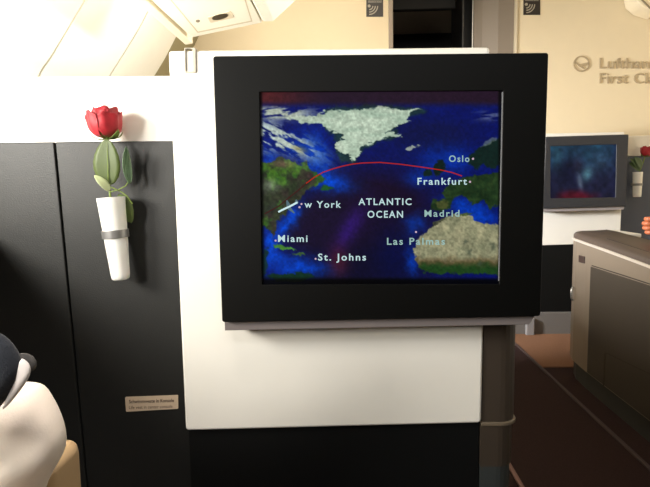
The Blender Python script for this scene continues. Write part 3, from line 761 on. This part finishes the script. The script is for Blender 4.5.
ring_prism('bezel', rounded([(546, 136.7), (628.8, 134.3), (625.9, 206), (543, 208.6)], 1), rounded([(550.6, 146.2), (616.6, 144.3), (615.6, 197.4), (550.6, 198.4)], .6), YM2, 0.03, M_b2, m2, bevel=0.004)
prism('rear_housing', [(548, 139), (627, 137), (624, 204), (545, 206)], YM2 + 0.0302, 0.059, M_b2, m2)
prism('lower_tray', [(543, 208.4), (624.5, 206), (623.6, 209.6), (543, 211.8)], YM2 + 0.02, 0.069, mat('tray_light_grey', (150, 142, 140), 0.5), m2)
def film(x, y):
    n = fbm(x, y, 9, 301); n2 = fbm(x, y, 22, 331)
    col = np.zeros(x.shape + (3,)) + np.array((28, 30, 54.))
    col = paint(col, sm(y, 185, 148) * 0.7 * (0.5 + n), (34, 70, 92))
    col = paint(col, blob(x, y, 558, 157, 6, 10) * 0.6, (50, 92, 108))
    col = paint(col, blob(x, y, 568, 170, 10, 14) * 0.8, (16, 18, 40))
    col = paint(col, blob(x, y, 578, 165, 5, 6) * 0.5, (52, 44, 66))
    col = paint(col, blob(x, y, 587, 174, 5, 7, .4) * 0.85, (86, 136, 152))
    col = paint(col, blob(x, y, 580, 182, 2.4, 8, -.2) * 0.8, (96, 110, 130))
    col = paint(col, blob(x, y, 600, 160, 7, 8) * 0.5, (50, 76, 98))
    col = paint(col, sm(blob(x, y, 576, 198, 24, 9) + (n - .5) * .3, .2, .9), (78, 20, 34))
    col = paint(col, sm(x, 608, 617) * 0.5, (30, 34, 70))
    col = col * (0.6 + 0.75 * fbm(x, y, 5, 361))[..., None]
    return col
screen_mesh('screen', [(550.3, 146), (616.8, 144), (615.8, 197.6), (550.3, 198.6)], 66, 54, YM2 + 0.006, film, m2, 'film_screen', 1.0)
# far vase and rose
YV2 = Yb - 0.06
Q = lambda x, y, Y=YV2: atY(x, y, Y)
vase('small far white vase clipped to grey panel beside the distant monitor', Q(637.8, 172), Q(637, 197), 0.030, 0.025, Yb, 'wall_vase.001', 0.5)
r2 = thing('rose.001', tuple(Q(638, 174)), 'small distant red rose at the right edge beside the small monitor', 'flower')
make_rose_head(r2, Q(645.6, 156.3), 1.0, Matrix.Rotation(0.1, 3, 'Y'))
tube('stem', [Q(645, 156.5), Q(643, 163), Q(640, 170), Q(638, 183)], 0.0035, M_stem, r2, 8)
M_ld = mat('dark_rose_leaf', (70, 92, 56), 0.5, var=0.2)
for a_, b_ in (((639.5, 170), (629, 163)), ((640, 168), (630, 159)), ((641, 168), (634, 157))):
    V, Fc = leaf_vf(Q(*a_), Q(*b_, YV2 - .02), 0.05, (0.1, -1, 0.4), bend=0.1); mk('leaf', V, Fc, M_ld, r2, smooth=True, solid=0.001)

# ================================================================== SEAT SHELL (right)
SX = 1.14
ss = thing('seat_shell', (1.25, 2.1, 0), 'taupe aisle-side seat shell with dark top cap at the right edge', 'seat')
M_shell = mat('bronze_taupe_shell', (138, 124, 108), 0.4, metal=0.3, var=0.03)
M_cap = mat('dark_brown_cap', (74, 62, 54), 0.45, var=0.06)
def outer(s):     # plan path s from 0 (near) to 1 (far end)
    pts = [(SX + .01, 0.9), (SX + .005, 1.5), (SX, 2.0), (SX, 2.4), (SX + .002, 2.60), (SX + .010, 2.74), (SX + .034, 2.83), (SX + .08, 2.875), (SX + .15, 2.89), (SX + 0.23, 2.89)]
    return pts
po = outer(0)
def ztrim(y): # trim height along the aisle side
    ys = [0.9, 1.6, 2.03, 2.25, 2.47, 2.62, 2.73, 2.8]; z = [0.62, 0.66, 0.690, 0.704, 0.717, 0.724, 0.728, 0.728]
    return float(np.interp(y, ys, z))
def wallstrip(name, pts, z0f, z1f, inset, thick, material, parent, **k):
    """a vertical strip along the plan path; inset moves it inwards"""
    n = len(pts); P2 = [Vector((x, y)) for x, y in pts]; O = []; I = []
    for i in range(n):
        t = (P2[min(i + 1, n - 1)] - P2[max(i - 1, 0)]).normalized(); nr = Vector((t.y, -t.x))
        O.append(P2[i] + nr * inset); I.append(P2[i] + nr * (inset + thick))
    V = []
    for lst in (O, I):
        for zf in (z0f, z1f):
            for i, p in enumerate(lst): V.append(Vector((p.x, p.y, zf(pts[i][1]))))
    Fc = []
    for i in range(n - 1):
        Fc += [(i, i + 1, n + i + 1, n + i), (2 * n + i, 3 * n + i, 3 * n + i + 1, 2 * n + i + 1), (n + i, n + i + 1, 3 * n + i + 1, 3 * n + i), (i, 2 * n + i, 2 * n + i + 1, i + 1)]
    Fc += [(0, n, 3 * n, 2 * n), (n - 1, 3 * n - 1, 4 * n - 1, 2 * n - 1)]
    return mk(name, V, Fc, material, parent, **k)
def resample(pts, m_=4):
    out = []
    for i in range(len(pts) - 1):
        for k in range(m_):
            t = k / m_; out.append((pts[i][0] * (1 - t) + pts[i + 1][0] * t, pts[i][1] * (1 - t) + pts[i + 1][1] * t))
    return out + [pts[-1]]
pd = resample(po, 3)
wallstrip('side_panel', pd, lambda y: 0.10, lambda y: ztrim(y) - 0.006, 0, 0.03, M_shell, ss)
wallstrip('silver_trim', pd, lambda y: ztrim(y) - 0.006, lambda y: ztrim(y) + 0.006, -0.006, 0.035, mat('satin_silver_trim', (215, 205, 192), 0.3, metal=0.4), ss)
wallstrip('kick_base', pd, lambda y: 0.0, lambda y: 0.10, 0.02, 0.03, mat('green_grey_kick_base', (48, 47, 44), 0.6), ss)
# top cap: rounded band plus flat top up to the inner edge
inner_e = [(1.36, 0.9), (1.36, 1.5), (1.36, 2.0), (1.355, 2.4), (1.35, 2.58), (1.355, 2.66), (1.36, 2.72), (1.365, 2.78), (1.37, 2.84), (1.375, 2.885)]
pi_ = resample(inner_e, 3); n = len(pd); V = []; Fc = []
rows = [(0.0, 0.006), (0.0, 0.022), (0.006, 0.030), (0.018, 0.036)]
P2 = [Vector(p) for p in pd]
def cz(y, dz): return ztrim(y) + dz
for ins, dz in rows:
    for i in range(n):
        t = (P2[min(i + 1, n - 1)] - P2[max(i - 1, 0)]).normalized(); nr = Vector((t.y, -t.x))
        p = P2[i] + nr * ins; V.append(Vector((p.x, p.y, cz(pd[i][1], dz))))
for i in range(n): V.append(Vector((pi_[i][0] - .01, pi_[i][1], cz(pi_[i][1], 0.040))))
for i in range(n): V.append(Vector((pi_[i][0], pi_[i][1], cz(pi_[i][1], 0.034))))
for i in range(n): V.append(Vector((pi_[i][0], pi_[i][1], cz(pi_[i][1], -0.05))))
for r_ in range(6):
    for i in range(n - 1):
        Fc.append((r_ * n + i, r_ * n + i + 1, (r_ + 1) * n + i + 1, (r_ + 1) * n + i))
mk('top_cap', V, Fc, M_cap, ss, smooth=True)
wallstrip('inner_panel', pi_, lambda y: 0.05, lambda y: ztrim(y) + 0.02, -0.004, 0.012, M_cap, ss)
def xpoly(name, poly, X, th, material, **k):
    v, f = prism_pts([atX(x, y, X) for x, y in poly], (-th, 0, 0)); return mk(name, v, f, material, ss, **k)
wallstrip('cap_seam', [(1.185, 0.9), (1.185, 2.0), (1.188, 2.5)], lambda y: ztrim(y) + 0.030, lambda y: ztrim(y) + 0.0385, 0, 0.004, mat('cap_dark_seam', (44, 36, 32), 0.6), ss)
M_sd = mat('shell_seam_dark', (56, 46, 38), 0.6)
xpoly('panel_seam', [(592, 265), (620, 273.6), (652, 284), (700, 301), (700, 302.3), (652, 285.2), (620, 274.8), (592, 266)], SX + .001, 0.0015, M_sd)
pA = atX(591, 266.5, SX); pB = atX(650, 285.5, SX); sl_ = (pA.z - pB.z) / (pA.y - pB.y)
yn = 0.95
v, f = prism_pts([(SX + .004, pA.y, pA.z), (SX + .004, yn, pA.z + sl_ * (yn - pA.y)), (SX + .004, yn, 0.104), (SX + .004, pA.y, 0.104)], (-0.007, 0, 0))
mk('shaded_lower_side_panel', v, f, mat('shaded_taupe_lower_panel', (62, 54, 45), 0.5, metal=0.1), ss, bevel=0.003)  # darker material stands in for the shell's shading below the seam
xpoly('storage_door_seam', [(606, 352), (650, 373), (690, 395), (690, 396.4), (650, 374.4), (607, 353.6), (605.5, 355), (604, 388), (603, 387.4), (604.2, 354)], SX - .003, 0.0012, M_sd)
xpoly('indicator', rounded([(581, 255), (587, 256.6), (587, 263.6), (581, 262)], .8), SX + .012, 0.012, mat('dark_indicator', (62, 48, 44), 0.3), bevel=0.001)
tube('grab_handle', [atX(573, 287, SX + .0), atX(571.6, 289, SX - .01), atX(571.4, 298, SX - .01), atX(573, 300, SX)], 0.005, M_silver, ss)
# card on the far partition ledge
ca = atY(630, 234.5, 2.95)
cw = thing('side_ledge', (ca.x + 0.02, 2.95, 0), 'narrow white ledge beyond the dark seat cap at right', 'ledge')
box('ledge_top', ca.x - 0.07, ca.x + 0.035, 2.90, 3.2, ca.z - 0.012, ca.z + 0.008, M_white, cw, bevel=0.004)
box('ledge_support', ca.x - 0.05, ca.x + 0.02, 2.93, 3.17, 0.006, ca.z - 0.012, M_g2, cw)

# ================================================================== PASSENGER (mostly outside the frame, hand on the cap)
def skin_body(name, joints, edges, material, parent, sub=2, offv=None):
    off = LOC[parent.name] if parent else offv
    me = bpy.data.meshes.new(name); me.from_pydata([tuple(Vector(j[0]) - off) for j in joints], edges, [])
    o = bpy.data.objects.new(name, me); link(o); me.materials.append(material)
    if parent: o.parent = parent
    else: o.location = off
    LOC[o.name] = off
    md = o.modifiers.new('skin', 'SKIN'); md.use_smooth_shade = True
    sv = me.skin_vertices[0].data
    for i, j in enumerate(joints):
        r = j[1]; sv[i].radius = r if isinstance(r, tuple) else (r, r)
        sv[i].use_root = (i == 0)
    md = o.modifiers.new('sub', 'SUBSURF'); md.levels = sub; md.render_levels = sub
    return o
M_skin = mat('warm_skin', (186, 104, 66), 0.5, var=0.06, sss=0.1)
M_shirt = mat('blue_grey_shirt', (92, 100, 118), 0.9, bump=0.3)
M_trou = mat('dark_trousers', (46, 46, 52), 0.9)
M_hair = mat('dark_hair', (44, 32, 24), 0.7, bump=0.5)
hx, hy, hz = atY(648, 228, 2.38)
wr = Vector((hx + 0.085, 2.33, hz + 0.004))
bx, by = 1.80, 2.05
per_off = Vector((bx, by, 0.0))
J = [((bx, by, 0.50), (0.15, 0.11)), ((bx, by + .0, 0.66), (0.14, 0.10)), ((bx, by - .03, 0.85), (0.16, 0.105)), ((bx, by - .05, 0.99), (0.15, 0.09)), ((bx, by - .04, 1.08), 0.055), ((bx, by - .02, 1.15), 0.055), ((bx, by, 1.22), (0.078, 0.09)), ((bx, by, 1.30), (0.072, 0.088)),
     ((bx - .19, by - .04, 0.99), 0.058), ((bx - .27, by + .04, 0.86), 0.046), (tuple(wr + Vector((0.14, -0.15, 0.02))), 0.040), (tuple(wr), 0.027),
     ((bx + .19, by - .04, 0.99), 0.058), ((bx + .25, by + .0, 0.76), 0.045), ((bx + .18, by + .22, 0.66), 0.03),
     ((bx - .10, by + .0, 0.48), 0.095), ((bx - .12, by + .42, 0.50), 0.07), ((bx - .12, by + .46, 0.12), 0.045), ((bx - .12, by + .58, 0.045), 0.035),
     ((bx + .10, by + .0, 0.48), 0.095), ((bx + .12, by + .42, 0.50), 0.07), ((bx + .12, by + .46, 0.12), 0.045), ((bx + .12, by + .58, 0.045), 0.035)]
E = [(0, 1), (1, 2), (2, 3), (3, 4), (4, 5), (5, 6), (6, 7), (3, 8), (8, 9), (9, 10), (10, 11), (3, 12), (12, 13), (13, 14), (0, 15), (15, 16), (16, 17), (17, 18), (0, 19), (19, 20), (20, 21), (21, 22)]
pe = thing('person', tuple(per_off), 'seated person at the far right edge resting a hand on the dark cap', 'person')
body = skin_body('body', J, E, M_skin, pe)
# clothing shells slightly larger than the body
skin_body('shirt', [((bx, by, 0.52), (0.165, 0.125)), ((bx, by, 0.66), (0.155, 0.115)), ((bx, by - .03, 0.85), (0.175, 0.12)), ((bx, by - .05, 1.0), (0.165, 0.10)), ((bx - .19, by - .04, 0.99), 0.07), ((bx - .27, by + .04, 0.86), 0.058), (tuple(wr + Vector((0.14, -0.15, 0.02))), 0.050), (tuple(wr + Vector((0.035, -0.038, 0.004))), 0.04), ((bx + .19, by - .04, 0.99), 0.07), ((bx + .25, by, 0.76), 0.056), ((bx + .19, by + .18, 0.675), 0.042)],
          [(0, 1), (1, 2), (2, 3), (3, 4), (4, 5), (5, 6), (6, 7), (3, 8), (8, 9), (9, 10)], M_shirt, pe)
skin_body('trousers', [((bx, by, 0.50), (0.165, 0.12)), ((bx - .10, by, 0.48), 0.107), ((bx - .12, by + .42, 0.50), 0.082), ((bx - .12, by + .46, 0.14), 0.06), ((bx + .10, by, 0.48), 0.107), ((bx + .12, by + .42, 0.50), 0.082), ((bx + .12, by + .46, 0.14), 0.06)],
          [(0, 1), (1, 2), (2, 3), (0, 4), (4, 5), (5, 6)], M_trou, pe)
skin_body('hair', [((bx, by - .03, 1.27), (0.085, 0.09)), ((bx, by - .015, 1.345), (0.07, 0.075))], [(0, 1)], M_hair, pe)
# hand: palm plus five fingers, fingertips on the cap
palm = [wr, wr + Vector((-0.035, 0.02, 0.008)), wr + Vector((-0.068, 0.036, 0.004))]
HJ = [(tuple(palm[0]), 0.025), (tuple(palm[1]), 0.034), (tuple(palm[2]), 0.030)]; HE = [(0, 1), (1, 2)]
skin_body('palm', HJ, HE, M_skin, pe)
fdir = Vector((-0.86, 0.5, 0)); sdir = Vector((0.15, 0.26, -0.95))
cdir = Vector((-0.5, -0.86, 0))
for q, ln in ((-0.033, 0.9), (-0.012, 1.05), (0.009, 1.0), (0.029, 0.8)):
    b0 = palm[2] + sdir * q + fdir * (-0.012)
    b1 = b0 + fdir * 0.036 * ln + cdir * 0.004; b2 = b1 + fdir * 0.014 * ln - cdir * 0.024 * ln; b3 = b2 - fdir * 0.010 - cdir * 0.020 * ln
    skin_body('finger', [(tuple(b0), 0.0122), (tuple(b1), 0.0116), (tuple(b2), 0.0102), (tuple(b3), 0.0078)], [(0, 1), (1, 2), (2, 3)], M_skin, pe)
t0 = palm[0] - sdir * 0.012 + fdir * .012; t1_ = t0 - sdir * 0.032 + fdir * 0.024 - Vector((0, 0, .006)); t2_ = t1_ - sdir * 0.006 + fdir * 0.03 - Vector((0, 0, .012))
skin_body('thumb', [(tuple(t0), 0.013), (tuple(t1_), 0.0115), (tuple(t2_), 0.009)], [(0, 1), (1, 2)], M_skin, pe)
# their seat
st = thing('passenger_seat', (bx, by - .05, 0), 'taupe passenger seat of the person at the far right', 'seat')
M_seat = mat('beige_seat_leather', (170, 142, 104), 0.55, bump=0.1, bscale=200)
box('seat_base', bx - .26, bx + .26, by - .25, by + .26, 0.0, 0.26, M_taupe, st, bevel=0.02)
box('seat_cushion', bx - .28, bx + .28, by - .13, by + .28, 0.26, 0.37, M_seat, st, bevel=0.04)
box('backrest', bx - .27, bx + .27, by - .36, by - .19, 0.26, 1.25, M_seat, st, bevel=0.05)

# ================================================================== NEAR LEFT SEAT, PILLOW, CLOTHES
ar = thing('lounge_seat', (-0.55, 0.35, 0), 'tan leather seat side showing at the bottom left corner', 'seat')
far = atY(84.5, 460, 0.70); top = atY(74, 441.5, 0.68)
box('side_wing', -0.56, far.x, 0.615, 0.70, 0.0, top.z, M_seat, ar, bevel=0.018, bseg=4)
box('seat_cushion', -0.75, -0.35, -0.35, 0.61, 0.12, 0.533, M_seat, ar, bevel=0.04)
box('seat_base', -0.75, -0.36, -0.3, 0.61, 0.0, 0.12, M_gap, ar)
def puff(name, poly, Y, thick, material, parent=None, tagv=None, wrinkle=0.0, seed=1, back=0.6, rings=9, pw=2.2):
    """closed cushion with the given outline, swelling towards and away from the viewer"""
    pts = [atY(x, y, Y) for x, y in poly]; c = sum(pts, Vector()) / len(pts); n = len(pts); r = random.Random(seed)
    V = []; Fc = []
    lv = []
    for k in range(rings): lv.append((math.cos(math.pi / 2 * k / rings), -1))
    ss_ = [(math.sin(math.pi / 2 * (k + 1) / rings)) for k in range(rings)]
    seq = [(s, -(1 - s ** pw) ** (1 / pw)) for s in ss_] + [(s, back * (1 - s ** pw) ** (1 / pw)) for s in reversed(ss_[:-1])]
    V.append(c + Vector((0, -thick, 0)))
    for s, d in seq:
        for p in pts:
            q = c + (p - c) * s
            wv = wrinkle * (math.sin(q.x * 90 + q.z * 55) + math.sin(q.z * 120 - q.x * 40 + 1)) * (1 - s ** 4)
            V.append(q + Vector((0, d * thick + wv, 0)))
    V.append(c + Vector((0, back * thick, 0)))
    for i in range(n): Fc.append((0, 1 + i, 1 + (i + 1) % n))
    R = len(seq)
    for j in range(R - 1):
        for i in range(n):
            a = 1 + j * n; b = 1 + (j + 1) * n; Fc.append((a + i, b + i, b + (i + 1) % n, a + (i + 1) % n))
    a = 1 + (R - 1) * n
    for i in range(n): Fc.append((a + i, len(V) - 1, a + (i + 1) % n))
    return mk(name, V, Fc, material, parent, smooth=True, subsurf=1)
M_cloth = mat('off_white_cotton', (214, 202, 188), 0.9, bump=0.25, bscale=300, sheen=0.2)
M_navy = mat('navy_wool', (11, 18, 28), 0.95, bump=0.5, bscale=300, sheen=0.1, var=0.2)
pil = puff('pillow', [(-60, 400), (-20, 392), (8, 386), (20, 381), (34, 382), (43, 384), (50, 394), (58, 408), (63, 422), (67, 440), (63, 455), (52, 472), (42, 492), (36, 540), (28, 588), (-40, 604), (-80, 592), (-90, 500)], 0.565, 0.038, M_cloth, wrinkle=0.0026)
tag(pil, 'white cotton pillow leaning on the tan seat at bottom left', 'pillow')
nv = thing('navy_jacket', tuple(atY(-20, 420, 0.50)), 'navy blue garment with grey edge lying over the white pillow', 'garment')
puff('garment_body', [(-90, 330), (-40, 325), (-8, 329), (4, 335), (13, 344), (19, 354), (22, 366), (21, 378), (13, 392), (2, 404), (-12, 424), (-40, 440), (-90, 430)], 0.490, 0.02, M_navy, nv, wrinkle=0.001)
puff('grey_edge', [(16, 354), (22, 352.5), (29, 353.5), (34.5, 358), (37, 364), (36, 369), (31, 372.5), (27, 369), (22, 362)], 0.500, 0.004, mat('charcoal_ribbing', (60, 58, 56), 0.9), nv, back=1)
puff('pale_lining', [(20, 357), (24, 359), (29, 363), (31, 369), (30, 376), (25, 384), (17, 395), (6, 408), (0, 412), (10, 392), (18, 376)], 0.488, 0.004, mat('pale_lining', (190, 184, 180), 0.9), nv, back=1)
